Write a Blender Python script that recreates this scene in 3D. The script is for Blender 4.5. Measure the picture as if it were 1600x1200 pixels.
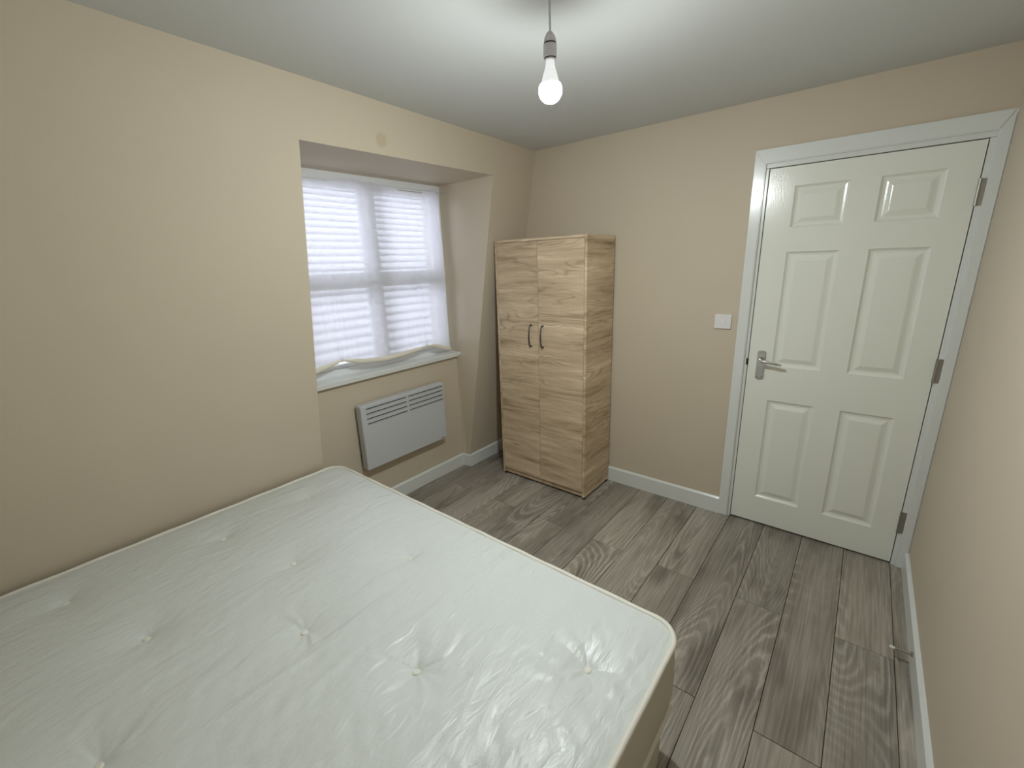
import bpy, bmesh, math, random
import numpy as np
from mathutils import Vector, Matrix
from math import pi, sin, cos, radians

random.seed(7)
for o in list(bpy.data.objects):
    bpy.data.objects.remove(o, do_unlink=True)
scene = bpy.context.scene
COL = scene.collection

# ------------------------------------------------------------------ camera
CAM_POS = (0.4699, -2.7003, 1.5698)
YAW, PITCH, ROLL, FPX = 0.6852, -0.2708, 0.0338, 675.67
Rm = (Matrix.Rotation(YAW, 3, 'Z') @ Matrix.Rotation(PITCH, 3, 'X') @ Matrix.Rotation(ROLL, 3, 'Y'))
cd = bpy.data.cameras.new('camera')
cam = bpy.data.objects.new('camera', cd)
COL.objects.link(cam)
right, fwd, up = Rm.col[0], Rm.col[1], Rm.col[2]
mw = Matrix((right, up, -fwd)).transposed().to_4x4()
mw.translation = CAM_POS
cam.matrix_world = mw
cd.sensor_fit = 'HORIZONTAL'
cd.sensor_width = 36
cd.lens = 36 * FPX / 1600
cd.clip_start = 0.02
scene.camera = cam

# ------------------------------------------------------------------ world: overcast daylight
SKY = 4.6
world = bpy.data.worlds.new('overcast_sky')
scene.world = world
world.use_nodes = True
bg = world.node_tree.nodes['Background']
bg.inputs['Color'].default_value = (0.86, 0.90, 1.0, 1)
bg.inputs['Strength'].default_value = SKY
BULB_STRENGTH = 1850.0

# ------------------------------------------------------------------ exposure
vs = scene.view_settings
vs.view_transform = 'Standard'
vs.look = 'None'
vs.exposure = 0.0
vs.gamma = 1.0
vs.use_curve_mapping = False


# ------------------------------------------------------------------ materials
def new_mat(name):
    m = bpy.data.materials.new(name)
    m.use_nodes = True
    nt = m.node_tree
    return m, nt, nt.nodes['Principled BSDF']


def nd(nt, typ, **kw):
    n = nt.nodes.new(typ)
    for k, v in kw.items():
        if k == 'inp':
            for kk, vv in v.items():
                n.inputs[kk].default_value = vv
        else:
            setattr(n, k, v)
    return n


def ramp(nt, stops, interp='LINEAR'):
    r = nt.nodes.new('ShaderNodeValToRGB')
    cr = r.color_ramp
    cr.interpolation = interp
    while len(cr.elements) < len(stops):
        cr.elements.new(0.5)
    for e, (p, c) in zip(cr.elements, stops):
        e.position = p
        e.color = c if len(c) == 4 else (*c, 1)
    return r


def mixc(nt, a, b, fac, blend='MIX'):
    m = nt.nodes.new('ShaderNodeMix')
    m.data_type = 'RGBA'
    m.blend_type = blend
    for idx, v in ((0, fac), (6, a), (7, b)):
        if hasattr(v, 'is_output'):
            nt.links.new(v, m.inputs[idx])
        else:
            m.inputs[idx].default_value = v if not isinstance(v, tuple) else (*v[:3], 1)
    return m.outputs[2]


def mth(nt, op, a, b=None, c=None):
    m = nt.nodes.new('ShaderNodeMath')
    m.operation = op
    for i, v in enumerate((a, b, c)):
        if v is None:
            continue
        if hasattr(v, 'is_output'):
            nt.links.new(v, m.inputs[i])
        else:
            m.inputs[i].default_value = v
    return m.outputs[0]


def plain(name, col, rough=0.5, metal=0.0, spec=0.5, bump=0.0, bscale=200.0, vary=0.0, coat=0.0):
    m, nt, b = new_mat(name)
    b.inputs['Roughness'].default_value = rough
    b.inputs['Metallic'].default_value = metal
    b.inputs['Specular IOR Level'].default_value = spec
    b.inputs['Coat Weight'].default_value = coat
    b.inputs['Coat Roughness'].default_value = 0.12
    tc = nd(nt, 'ShaderNodeTexCoord')
    n1 = nd(nt, 'ShaderNodeTexNoise', inp={'Scale': 3.0, 'Detail': 3.0})
    nt.links.new(tc.outputs['Object'], n1.inputs['Vector'])
    lo = tuple(max(0, c * (1 - vary)) for c in col)
    hi = tuple(min(1, c * (1 + vary)) for c in col)
    r = ramp(nt, [(0.3, lo), (0.7, hi)])
    nt.links.new(n1.outputs['Fac'], r.inputs['Fac'])
    nt.links.new(r.outputs['Color'], b.inputs['Base Color'])
    if bump:
        n2 = nd(nt, 'ShaderNodeTexNoise', inp={'Scale': bscale, 'Detail': 2.0})
        nt.links.new(tc.outputs['Object'], n2.inputs['Vector'])
        bp = nd(nt, 'ShaderNodeBump', inp={'Strength': bump, 'Distance': 0.002})
        nt.links.new(n2.outputs['Fac'], bp.inputs['Height'])
        nt.links.new(bp.outputs['Normal'], b.inputs['Normal'])
    return m


CREAM = (0.605, 0.525, 0.412)
M_WALL = plain('cream_wall_paint', CREAM, 0.62, spec=0.3, bump=0.12, bscale=260, vary=0.012)
M_CEIL = plain('white_ceiling_paint', (0.64, 0.655, 0.65), 0.7, spec=0.25, bump=0.08, bscale=240, vary=0.01)
M_TRIM = plain('white_satin_trim', (0.74, 0.76, 0.745), 0.22, bump=0.05, bscale=60, vary=0.01)
M_CHROME = plain('brushed_chrome', (0.62, 0.63, 0.64), 0.24, metal=1.0, vary=0.03)
M_LEVER = plain('polished_chrome', (0.80, 0.80, 0.80), 0.12, metal=1.0)
M_STEEL = plain('satin_steel_hinge', (0.40, 0.39, 0.36), 0.38, metal=1.0, vary=0.08)
M_DARKMETAL = plain('dark_bronze_handle', (0.16, 0.145, 0.125), 0.30, metal=1.0, vary=0.1)
M_BLACK = plain('black_plastic', (0.012, 0.011, 0.010), 0.5)
M_DARKGAP = plain('dark_cavity', (0.02, 0.019, 0.017), 0.9)
M_HEATER = plain('white_enamel', (0.56, 0.575, 0.60), 0.35, bump=0.04, bscale=400, vary=0.01)
M_GREYPL = plain('grey_plastic', (0.45, 0.44, 0.42), 0.5, vary=0.03)
M_CABLE = plain('pale_cable', (0.70, 0.68, 0.62), 0.5)
M_PLASTIC = plain('white_plastic', (0.78, 0.77, 0.78), 0.35, vary=0.01)
M_LAMPPL = plain('pendant_plastic', (0.62, 0.61, 0.62), 0.35, vary=0.02)
M_UPVC = plain('white_window_frame', (0.80, 0.82, 0.84), 0.3, vary=0.01)
M_RUBBER = plain('white_rubber', (0.75, 0.75, 0.70), 0.6)
M_ROOF = plain('pale_weathered_slate', (0.78, 0.77, 0.80), 0.8, vary=0.06, bump=0.2, bscale=60)
M_DECK = plain('dark_roof_deck', (0.37, 0.365, 0.39), 0.9, vary=0.1)
M_SUB = plain('floor_joint_dark', (0.025, 0.021, 0.018), 0.9)
M_FABRIC_BASE = plain('ivory_base_fabric', (0.58, 0.55, 0.46), 0.75, bump=0.25, bscale=500, vary=0.03)
M_PIPING = plain('ivory_piping', (0.74, 0.715, 0.64), 0.5, bump=0.3, bscale=600, vary=0.03)


def wall_with_mark():
    """cream paint with one round filled patch above the window"""
    m = M_WALL.copy()
    m.name = 'cream_wall_paint_with_round_patch'
    nt = m.node_tree
    b = nt.nodes['Principled BSDF']
    tc = nd(nt, 'ShaderNodeTexCoord')
    sub = nd(nt, 'ShaderNodeVectorMath', operation='SUBTRACT')
    nt.links.new(tc.outputs['Object'], sub.inputs[0])
    sub.inputs[1].default_value = (-1.4453, -1.281, 2.160)
    ln = nd(nt, 'ShaderNodeVectorMath', operation='LENGTH')
    nt.links.new(sub.outputs[0], ln.inputs[0])
    nz = nd(nt, 'ShaderNodeTexNoise', inp={'Scale': 40.0})
    nt.links.new(tc.outputs['Object'], nz.inputs['Vector'])
    d = mth(nt, 'ADD', ln.outputs['Value'], mth(nt, 'MULTIPLY', nz.outputs['Fac'], 0.012))
    mr = nd(nt, 'ShaderNodeMapRange', inp={'From Min': 0.030, 'From Max': 0.044, 'To Min': 0.55, 'To Max': 0.0})
    nt.links.new(d, mr.inputs['Value'])
    old = b.inputs['Base Color'].links[0].from_socket
    out = mixc(nt, old, (0.47, 0.36, 0.22), mr.outputs[0])
    nt.links.new(out, b.inputs['Base Color'])
    return m


M_WALL_L = wall_with_mark()


def gloss_door():
    m, nt, b = new_mat('white_gloss_door_paint')
    b.inputs['Base Color'].default_value = (0.82, 0.835, 0.77, 1)
    b.inputs['Roughness'].default_value = 0.20
    b.inputs['Specular IOR Level'].default_value = 0.5
    tc = nd(nt, 'ShaderNodeTexCoord')
    mp = nd(nt, 'ShaderNodeMapping')
    mp.inputs['Scale'].default_value = (240, 240, 28)
    nt.links.new(tc.outputs['Object'], mp.inputs['Vector'])
    n = nd(nt, 'ShaderNodeTexNoise', inp={'Scale': 1.0, 'Detail': 3.0})
    nt.links.new(mp.outputs[0], n.inputs['Vector'])
    n2 = nd(nt, 'ShaderNodeTexNoise', inp={'Scale': 140.0, 'Detail': 1.0})
    nt.links.new(tc.outputs['Object'], n2.inputs['Vector'])
    h = mth(nt, 'ADD', n.outputs['Fac'], n2.outputs['Fac'])
    bp = nd(nt, 'ShaderNodeBump', inp={'Strength': 0.22, 'Distance': 0.0012})
    nt.links.new(h, bp.inputs['Height'])
    nt.links.new(bp.outputs['Normal'], b.inputs['Normal'])
    return m


M_DOOR = gloss_door()


def floor_wood():
    m, nt, b = new_mat('grey_oak_laminate')
    tc = nd(nt, 'ShaderNodeTexCoord')
    oi = nd(nt, 'ShaderNodeObjectInfo')
    off = nd(nt, 'ShaderNodeCombineXYZ')
    nt.links.new(mth(nt, 'MULTIPLY', oi.outputs['Random'], 37.0), off.inputs['X'])
    nt.links.new(mth(nt, 'MULTIPLY', oi.outputs['Random'], 91.0), off.inputs['Y'])
    nt.links.new(mth(nt, 'MULTIPLY', oi.outputs['Random'], 53.0), off.inputs['Z'])
    add = nd(nt, 'ShaderNodeVectorMath', operation='ADD')
    nt.links.new(tc.outputs['Object'], add.inputs[0])
    nt.links.new(off.outputs[0], add.inputs[1])

    def mapped(sx, sy, scale, detail, rough=0.5):
        mp = nd(nt, 'ShaderNodeMapping')
        mp.inputs['Scale'].default_value = (sx, sy, 1)
        nt.links.new(add.outputs[0], mp.inputs['Vector'])
        n = nd(nt, 'ShaderNodeTexNoise', inp={'Scale': scale, 'Detail': detail, 'Roughness': rough})
        nt.links.new(mp.outputs[0], n.inputs['Vector'])
        return n.outputs['Fac']
    # broad tone, growth rings as contour lines of a stretched field, fine pores
    tone = mapped(4.0, 0.9, 1.5, 3.0)
    field = mapped(5.0, 0.85, 1.0, 0.0)
    wob = mapped(34.0, 20.0, 1.0, 2.0)
    f2 = mth(nt, 'ADD', mth(nt, 'MULTIPLY', field, 185.0), mth(nt, 'MULTIPLY', wob, 4.2))
    ring = mth(nt, 'ADD', mth(nt, 'MULTIPLY', mth(nt, 'SINE', f2), 0.5), 0.5)
    ring = mth(nt, 'POWER', ring, 2.4)
    mask = mapped(6.0, 1.0, 0.8, 1.0)
    mr = nd(nt, 'ShaderNodeMapRange', inp={'From Min': 0.42, 'From Max': 0.62, 'To Min': 0.08, 'To Max': 0.75})
    nt.links.new(mask, mr.inputs['Value'])
    ringm = mth(nt, 'MULTIPLY', ring, mr.outputs[0])
    fine = mapped(150.0, 4.0, 1.0, 3.0)
    knots = mapped(9.0, 2.6, 1.0, 2.0)
    r1 = ramp(nt, [(0.28, (0.235, 0.205, 0.168)), (0.5, (0.32, 0.286, 0.240)), (0.74, (0.40, 0.365, 0.312))])
    nt.links.new(tone, r1.inputs['Fac'])
    c = mixc(nt, r1.outputs['Color'], (0.52, 0.475, 0.415), ringm)
    rf = ramp(nt, [(0.32, (0.66, 0.66, 0.66)), (0.66, (1.16, 1.16, 1.16))])
    nt.links.new(fine, rf.inputs['Fac'])
    c = mixc(nt, c, rf.outputs['Color'], 0.75, 'MULTIPLY')
    rk = ramp(nt, [(0.28, (0.50, 0.48, 0.45)), (0.45, (1, 1, 1))])
    nt.links.new(knots, rk.inputs['Fac'])
    c = mixc(nt, c, rk.outputs['Color'], 0.8, 'MULTIPLY')
    rr = ramp(nt, [(0.0, (0.84, 0.84, 0.84)), (1.0, (1.14, 1.13, 1.12))])
    nt.links.new(oi.outputs['Random'], rr.inputs['Fac'])
    c = mixc(nt, c, rr.outputs['Color'], 1.0, 'MULTIPLY')
    nt.links.new(c, b.inputs['Base Color'])
    b.inputs['Roughness'].default_value = 0.42
    b.inputs['Specular IOR Level'].default_value = 0.4
    bp = nd(nt, 'ShaderNodeBump', inp={'Strength': 0.15, 'Distance': 0.001})
    nt.links.new(mth(nt, 'ADD', fine, ringm), bp.inputs['Height'])
    nt.links.new(bp.outputs['Normal'], b.inputs['Normal'])
    return m


M_FLOOR = floor_wood()


def wardrobe_wood(name, k=1.0):
    """pale oak foil, grain running across the piece (X and Y stretched, Z fine)"""
    m, nt, b = new_mat(name)
    tc = nd(nt, 'ShaderNodeTexCoord')
    oi = nd(nt, 'ShaderNodeObjectInfo')
    off = nd(nt, 'ShaderNodeCombineXYZ')
    nt.links.new(mth(nt, 'MULTIPLY', oi.outputs['Random'], 1.7), off.inputs['X'])
    add = nd(nt, 'ShaderNodeVectorMath', operation='ADD')
    nt.links.new(tc.outputs['Object'], add.inputs[0])
    nt.links.new(off.outputs[0], add.inputs[1])

    def mapped(sx, sz, scale, detail, rough=0.5, dist=0.0):
        mp = nd(nt, 'ShaderNodeMapping')
        mp.inputs['Scale'].default_value = (sx, sx, sz)
        nt.links.new(add.outputs[0], mp.inputs['Vector'])
        n = nd(nt, 'ShaderNodeTexNoise', inp={'Scale': scale, 'Detail': detail, 'Roughness': rough, 'Distortion': dist})
        nt.links.new(mp.outputs[0], n.inputs['Vector'])
        return n.outputs['Fac']
    broad = mapped(0.9, 9.0, 1.0, 2.0)
    streak = mapped(2.6, 30.0, 1.0, 4.0, 0.6, 0.3)
    fine = mapped(9.0, 210.0, 1.0, 2.0)
    field = mapped(1.6, 10.0, 1.0, 1.0, 0.5, 0.4)
    rings = mth(nt, 'POWER', mth(nt, 'ADD', mth(nt, 'MULTIPLY', mth(nt, 'SINE', mth(nt, 'MULTIPLY', field, 85.0)), 0.5), 0.5), 4.0)
    msk = mapped(2.2, 8.0, 1.0, 1.0)
    mr = nd(nt, 'ShaderNodeMapRange', inp={'From Min': 0.48, 'From Max': 0.62, 'To Min': 0.06, 'To Max': 0.75})
    nt.links.new(msk, mr.inputs['Value'])
    saw = mapped(95.0, 5.0, 1.0, 2.0)
    r1 = ramp(nt, [(0.34, (0.25 * k, 0.175 * k, 0.102 * k)), (0.44, (0.43 * k, 0.325 * k, 0.213 * k)),
                   (0.58, (0.57 * k, 0.45 * k, 0.312 * k)), (0.68, (0.72 * k, 0.59 * k, 0.44 * k))])
    nt.links.new(mth(nt, 'ADD', mth(nt, 'MULTIPLY', streak, 0.55), mth(nt, 'MULTIPLY', broad, 0.45)), r1.inputs['Fac'])
    c = mixc(nt, r1.outputs['Color'], (0.29 * k, 0.21 * k, 0.135 * k), mth(nt, 'MULTIPLY', rings, mr.outputs[0]))
    rf = ramp(nt, [(0.3, (0.82, 0.82, 0.82)), (0.7, (1.08, 1.08, 1.08))])
    nt.links.new(fine, rf.inputs['Fac'])
    c = mixc(nt, c, rf.outputs['Color'], 0.7, 'MULTIPLY')
    rs = ramp(nt, [(0.60, (1, 1, 1)), (0.75, (1.10, 1.10, 1.10))])
    nt.links.new(saw, rs.inputs['Fac'])
    c = mixc(nt, c, rs.outputs['Color'], 0.6, 'MULTIPLY')
    nt.links.new(c, b.inputs['Base Color'])
    b.inputs['Roughness'].default_value = 0.5
    b.inputs['Specular IOR Level'].default_value = 0.35
    return m


M_OAK = wardrobe_wood('pale_oak_foil', 1.22)


def satin():
    m, nt, b = new_mat('ivory_satin_ticking')
    tc = nd(nt, 'ShaderNodeTexCoord')
    b.inputs['Base Color'].default_value = (0.64, 0.67, 0.655, 1)
    b.inputs['Specular IOR Level'].default_value = 0.55
    b.inputs['Sheen Weight'].default_value = 0.25
    b.inputs['Sheen Roughness'].default_value = 0.4

    def mapped(sx, sy, scale, detail, dist=0.0):
        mp = nd(nt, 'ShaderNodeMapping')
        mp.inputs['Scale'].default_value = (sx, sy, 4)
        nt.links.new(tc.outputs['Object'], mp.inputs['Vector'])
        n = nd(nt, 'ShaderNodeTexNoise', inp={'Scale': scale, 'Detail': detail, 'Distortion': dist})
        nt.links.new(mp.outputs[0], n.inputs['Vector'])
        return n.outputs['Fac']
    w1 = mapped(11.0, 3.2, 1.0, 3.0, 0.8)
    w2 = mapped(40.0, 13.0, 1.0, 4.0, 0.9)
    weave = mapped(420.0, 240.0, 1.0, 1.0)
    h = mth(nt, 'ADD', mth(nt, 'MULTIPLY', w1, 1.0), mth(nt, 'MULTIPLY', w2, 0.45))
    bp = nd(nt, 'ShaderNodeBump', inp={'Strength': 0.65, 'Distance': 0.014})
    nt.links.new(h, bp.inputs['Height'])
    bp2 = nd(nt, 'ShaderNodeBump', inp={'Strength': 0.10, 'Distance': 0.0012})
    nt.links.new(weave, bp2.inputs['Height'])
    nt.links.new(bp.outputs['Normal'], bp2.inputs['Normal'])
    nt.links.new(bp2.outputs['Normal'], b.inputs['Normal'])
    rr = ramp(nt, [(0.35, (0.34, 0.34, 0.34)), (0.65, (0.48, 0.48, 0.48))])
    nt.links.new(w2, rr.inputs['Fac'])
    nt.links.new(rr.outputs['Color'], b.inputs['Roughness'])
    return m


M_SATIN = satin()


def sheer():
    m, nt, b = new_mat('white_sheer_net')
    out = nt.nodes['Material Output']
    tr = nd(nt, 'ShaderNodeBsdfTransparent')
    tl = nd(nt, 'ShaderNodeBsdfTranslucent')
    tl.inputs['Color'].default_value = (0.90, 0.89, 0.93, 1)
    b.inputs['Base Color'].default_value = (0.86, 0.84, 0.86, 1)
    b.inputs['Roughness'].default_value = 0.7
    tc = nd(nt, 'ShaderNodeTexCoord')
    mp = nd(nt, 'ShaderNodeMapping')
    mp.inputs['Scale'].default_value = (1, 7, 5)
    nt.links.new(tc.outputs['Object'], mp.inputs['Vector'])
    n = nd(nt, 'ShaderNodeTexNoise', inp={'Scale': 1.0, 'Detail': 4.0, 'Distortion': 0.8})
    nt.links.new(mp.outputs[0], n.inputs['Vector'])
    mr = nd(nt, 'ShaderNodeMapRange', inp={'From Min': 0.3, 'From Max': 0.7, 'To Min': 0.085, 'To Max': 0.125})
    nt.links.new(n.outputs['Fac'], mr.inputs['Value'])
    m1 = nd(nt, 'ShaderNodeMixShader')
    m1.inputs[0].default_value = 0.22
    nt.links.new(tl.outputs[0], m1.inputs[1])
    nt.links.new(b.outputs[0], m1.inputs[2])
    m2 = nd(nt, 'ShaderNodeMixShader')
    nt.links.new(mr.outputs[0], m2.inputs[0])
    nt.links.new(m1.outputs[0], m2.inputs[1])
    nt.links.new(tr.outputs[0], m2.inputs[2])
    nt.links.new(m2.outputs[0], out.inputs['Surface'])
    return m


M_SHEER = sheer()
M_HEM = plain('cream_rolled_hem', (0.84, 0.79, 0.68), 0.7, bump=0.3, bscale=120, vary=0.04)


def glass():
    m, nt, b = new_mat('window_glass')
    out = nt.nodes['Material Output']
    tr = nd(nt, 'ShaderNodeBsdfTransparent')
    tr.inputs['Color'].default_value = (0.94, 0.96, 0.97, 1)
    gl = nd(nt, 'ShaderNodeBsdfGlossy', inp={'Roughness': 0.02})
    fr = nd(nt, 'ShaderNodeFresnel', inp={'IOR': 1.45})
    mx = nd(nt, 'ShaderNodeMixShader')
    nt.links.new(fr.outputs[0], mx.inputs[0])
    nt.links.new(tr.outputs[0], mx.inputs[1])
    nt.links.new(gl.outputs[0], mx.inputs[2])
    nt.links.new(mx.outputs[0], out.inputs['Surface'])
    return m


M_GLASS = glass()


def lamp_glow():
    m, nt, b = new_mat('glowing_bulb_diffuser')
    b.inputs['Base Color'].default_value = (0.9, 0.9, 0.9, 1)
    b.inputs['Emission Color'].default_value = (0.92, 0.985, 0.975, 1)
    # the dome over a downward facing LED board is brightest below
    tc = nd(nt, 'ShaderNodeTexCoord')
    sp = nd(nt, 'ShaderNodeSeparateXYZ')
    nt.links.new(tc.outputs['Object'], sp.inputs[0])
    mr = nd(nt, 'ShaderNodeMapRange', inp={'From Min': -0.286, 'From Max': -0.246, 'To Min': BULB_STRENGTH, 'To Max': BULB_STRENGTH * 0.02})
    nt.links.new(sp.outputs['Z'], mr.inputs['Value'])
    nt.links.new(mr.outputs[0], b.inputs['Emission Strength'])
    return m


M_GLOW = lamp_glow()
M_NECK = plain('glowing_bulb_neck', (0.85, 0.85, 0.85), 0.4)
M_NECK.node_tree.nodes['Principled BSDF'].inputs['Emission Color'].default_value = (0.93, 0.97, 1.0, 1)
M_NECK.node_tree.nodes['Principled BSDF'].inputs['Emission Strength'].default_value = 0.55


# ------------------------------------------------------------------ mesh helpers
def link(name, me, mat, parent=None, loc=(0, 0, 0), smooth=False):
    o = bpy.data.objects.new(name, me)
    COL.objects.link(o)
    if mat is not None:
        me.materials.append(mat)
    o.parent = parent
    o.location = loc
    if smooth:
        me.polygons.foreach_set('use_smooth', [True] * len(me.polygons))
    return o


def obj(name, bm, mat, parent=None, loc=(0, 0, 0), smooth=False):
    bmesh.ops.recalc_face_normals(bm, faces=bm.faces[:])
    me = bpy.data.meshes.new(name)
    bm.to_mesh(me)
    bm.free()
    return link(name, me, mat, parent, loc, smooth)


def empty(name, loc=(0, 0, 0)):
    o = bpy.data.objects.new(name, None)
    o.empty_display_size = 0.1
    COL.objects.link(o)
    o.location = loc
    return o


def tag(o, label, cat, group=None, kind=None):
    o['label'] = label
    o['category'] = cat
    if group:
        o['group'] = group
    if kind:
        o['kind'] = kind
    return o


def add_box(bm, lo, hi, bev=0.0, seg=2):
    lo, hi = Vector(lo), Vector(hi)
    r = bmesh.ops.create_cube(bm, size=1.0)
    vs_ = r['verts']
    c, s = (lo + hi) / 2, hi - lo
    for v in vs_:
        v.co = Vector((v.co.x * s.x, v.co.y * s.y, v.co.z * s.z)) + c
    if bev > 0:
        es = list({e for v in vs_ for e in v.link_edges})
        bmesh.ops.bevel(bm, geom=es, offset=bev, segments=seg, profile=0.5, affect='EDGES')


def box(name, lo, hi, mat, parent=None, bev=0.0, seg=2, origin=None, smooth=False):
    bm = bmesh.new()
    o_ = Vector(origin) if origin else Vector((0, 0, 0))
    add_box(bm, Vector(lo) - o_, Vector(hi) - o_, bev, seg)
    return obj(name, bm, mat, parent, tuple(o_), smooth)


def hexa(bm, ring0, ring1):
    """solid between two closed rings with the same vertex count"""
    a = [bm.verts.new(p) for p in ring0]
    b = [bm.verts.new(p) for p in ring1]
    n = len(a)
    for i in range(n):
        j = (i + 1) % n
        bm.faces.new((a[i], a[j], b[j], b[i]))
    bm.faces.new(a[::-1])
    bm.faces.new(b)


def sweep(bm, pts, rad, seg=10, closed=False, cap=True):
    """tube along a polyline; rad is a number or a list"""
    pts = [Vector(p) for p in pts]
    n = len(pts)
    rads = rad if isinstance(rad, (list, tuple)) else [rad] * n
    rings = []
    up0 = None
    for i, p in enumerate(pts):
        if closed:
            t = pts[(i + 1) % n] - pts[i - 1]
        else:
            t = pts[min(i + 1, n - 1)] - pts[max(i - 1, 0)]
        t.normalize()
        if up0 is None:
            up0 = Vector((0, 0, 1)) if abs(t.z) < 0.9 else Vector((1, 0, 0))
        s = t.cross(up0)
        s.normalize()
        u = s.cross(t)
        up0 = u
        rings.append([bm.verts.new(p + (s * cos(a) + u * sin(a)) * rads[i])
                      for a in (2 * pi * k / seg for k in range(seg))])
    m = n if closed else n - 1
    for i in range(m):
        A, B = rings[i], rings[(i + 1) % n]
        for k in range(seg):
            bm.faces.new((A[k], A[(k + 1) % seg], B[(k + 1) % seg], B[k]))
    if not closed and cap:
        bm.faces.new(rings[0][::-1])
        bm.faces.new(rings[-1])


def lathe(bm, prof, seg=32, axis=(0, 0, 0)):
    """prof: list of (r, z) from top to bottom about a vertical axis"""
    ax = Vector(axis)
    rings = []
    for r, z in prof:
        if r < 1e-6:
            rings.append([bm.verts.new(ax + Vector((0, 0, z)))])
        else:
            rings.append([bm.verts.new(ax + Vector((r * cos(2 * pi * k / seg), r * sin(2 * pi * k / seg), z))) for k in range(seg)])
    for A, B in zip(rings[:-1], rings[1:]):
        for k in range(seg):
            l = (k + 1) % seg
            if len(A) == 1 and len(B) == 1:
                continue
            if len(A) == 1:
                bm.faces.new((A[0], B[l], B[k]))
            elif len(B) == 1:
                bm.faces.new((A[k], A[l], B[0]))
            else:
                bm.faces.new((A[k], A[l], B[l], B[k]))


def holed_plate(us, ws, holes, depth, to3, back=None, close=True):
    """front plate on a (u,w) grid; cells in holes are open with walls of the given depth.
    to3(u, w, d) gives the point d behind the face."""
    bm = bmesh.new()
    cache = {}

    def V(u, w, d):
        k = (round(u, 6), round(w, 6), round(d, 6))
        if k not in cache:
            cache[k] = bm.verts.new(to3(u, w, d))
        return cache[k]
    full = back if back else depth
    for i in range(len(us) - 1):
        for j in range(len(ws) - 1):
            u0, u1, w0, w1 = us[i], us[i + 1], ws[j], ws[j + 1]
            if (i, j) in holes:
                for (a, b_, c_, d_) in ((u0, w0, u1, w0), (u1, w0, u1, w1), (u1, w1, u0, w1), (u0, w1, u0, w0)):
                    bm.faces.new((V(a, b_, 0), V(c_, d_, 0), V(c_, d_, depth), V(a, b_, depth)))
            else:
                bm.faces.new((V(u0, w0, 0), V(u1, w0, 0), V(u1, w1, 0), V(u0, w1, 0)))
    # outer skirt
    for i in range(len(us) - 1):
        for w in (ws[0], ws[-1]):
            bm.faces.new((V(us[i], w, 0), V(us[i + 1], w, 0), V(us[i + 1], w, full), V(us[i], w, full)))
    for j in range(len(ws) - 1):
        for u in (us[0], us[-1]):
            bm.faces.new((V(u, ws[j], 0), V(u, ws[j + 1], 0), V(u, ws[j + 1], full), V(u, ws[j], full)))
    # back
    if close:
        bm.faces.new([bm.verts.new(to3(u, w, full)) for u, w in
                  ((us[0], ws[0]), (us[-1], ws[0]), (us[-1], ws[-1]), (us[0], ws[-1]))])
    return bm


# ------------------------------------------------------------------ room shell
H = 2.315
YB = -3.06            # wall behind the camera
XR = 0.824            # right wall face
XOUT = -2.20


def xs(z, y=-0.4):    # inner face of the leaning left wall, slightly out of true along its length
    return -1.862 + (0.405 - 0.0325 * y) * z / H


ZSOF = 2.092          # soffit of the window recess


def yR(z):
    return -0.432 - 0.002 * z


def yL(z):
    return -1.655 - 0.0165 * z


XW = -2.000           # inner face of the window frame
XREC = -1.915         # wall below the sill
YWR, YWL = -0.422, -1.635
YRR = -0.447          # corner of the recess below the sill

bm = bmesh.new()
YA, YZ = YB - 0.1, 0.1


def FP(y, z):
    return bm.verts.new((xs(z, y), y, z))


ZB, ZT2 = -0.03, H + 0.02
grid_y = [lambda z: YA, yL, yR, lambda z: YZ]
ZS = 0.920
P = [[FP(f(z), z) for z in (ZB, ZS, ZSOF + (0.022 if i_ > 1 else 0.0), ZT2)] for i_, f in enumerate(grid_y)]
for i in (0, 2):                      # plain lengths of wall either side of the recess
    for j in (0, 1, 2):
        bm.faces.new((P[i][j], P[i + 1][j], P[i + 1][j + 1], P[i][j + 1]))
bm.faces.new((P[1][2], P[2][2], P[2][3], P[1][3]))
# recess: reveals, soffit, wall below the sill, carried out to the outer skin
ZW = ZSOF + 0.013
RL = [bm.verts.new(p) for p in ((XREC, yL(0), ZB), (XREC, yL(0.9), ZS), (XW, YWL, ZS), (XW, YWL, ZW))]
RR = [bm.verts.new(p) for p in ((XREC, YRR, ZB), (XREC, YRR, ZS), (XW, YWR, ZS), (XW, YWR, ZW + 0.008))]
OL = [bm.verts.new((XOUT, YWL, z)) for z in (ZS, ZW)]
OR_ = [bm.verts.new((XOUT, YWR, z)) for z in (ZS, ZW + 0.008)]
for PP, RX, OX in ((P[1], RL, OL), (P[2], RR, OR_)):
    bm.faces.new((PP[0], RX[0], RX[1], PP[1]))
    bm.faces.new((PP[1], RX[1], RX[2]))
    bm.faces.new((PP[1], RX[2], RX[3], PP[2]))
    bm.faces.new((RX[2], RX[3], OX[1], OX[0]))
bm.faces.new((P[1][2], RL[3], RR[3], P[2][2]))
bm.faces.new((RL[0], RR[0], RR[1], RL[1]))
bm.faces.new((RL[1], RR[1], RR[2], RL[2]))
bm.faces.new((RL[3], RR[3], OR_[1], OL[1]))
bm.faces.new((RL[2], RR[2], OR_[0], OL[0]))
# outer skin
for (y0_, y1_, z0_, z1_) in ((YA, YWL, ZB, ZT2), (YWR, YZ, ZB, ZT2), (YWL, YWR, ZB, ZS), (YWL, YWR, ZW, ZT2)):
    bm.faces.new([bm.verts.new((XOUT, y, z)) for y, z in ((y0_, z0_), (y1_, z0_), (y1_, z1_), (y0_, z1_))])
wl = obj('wall_left', bm, M_WALL_L)
tag(wl, 'cream leaning wall with a deep window recess on the left', 'wall', kind='structure')

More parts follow.
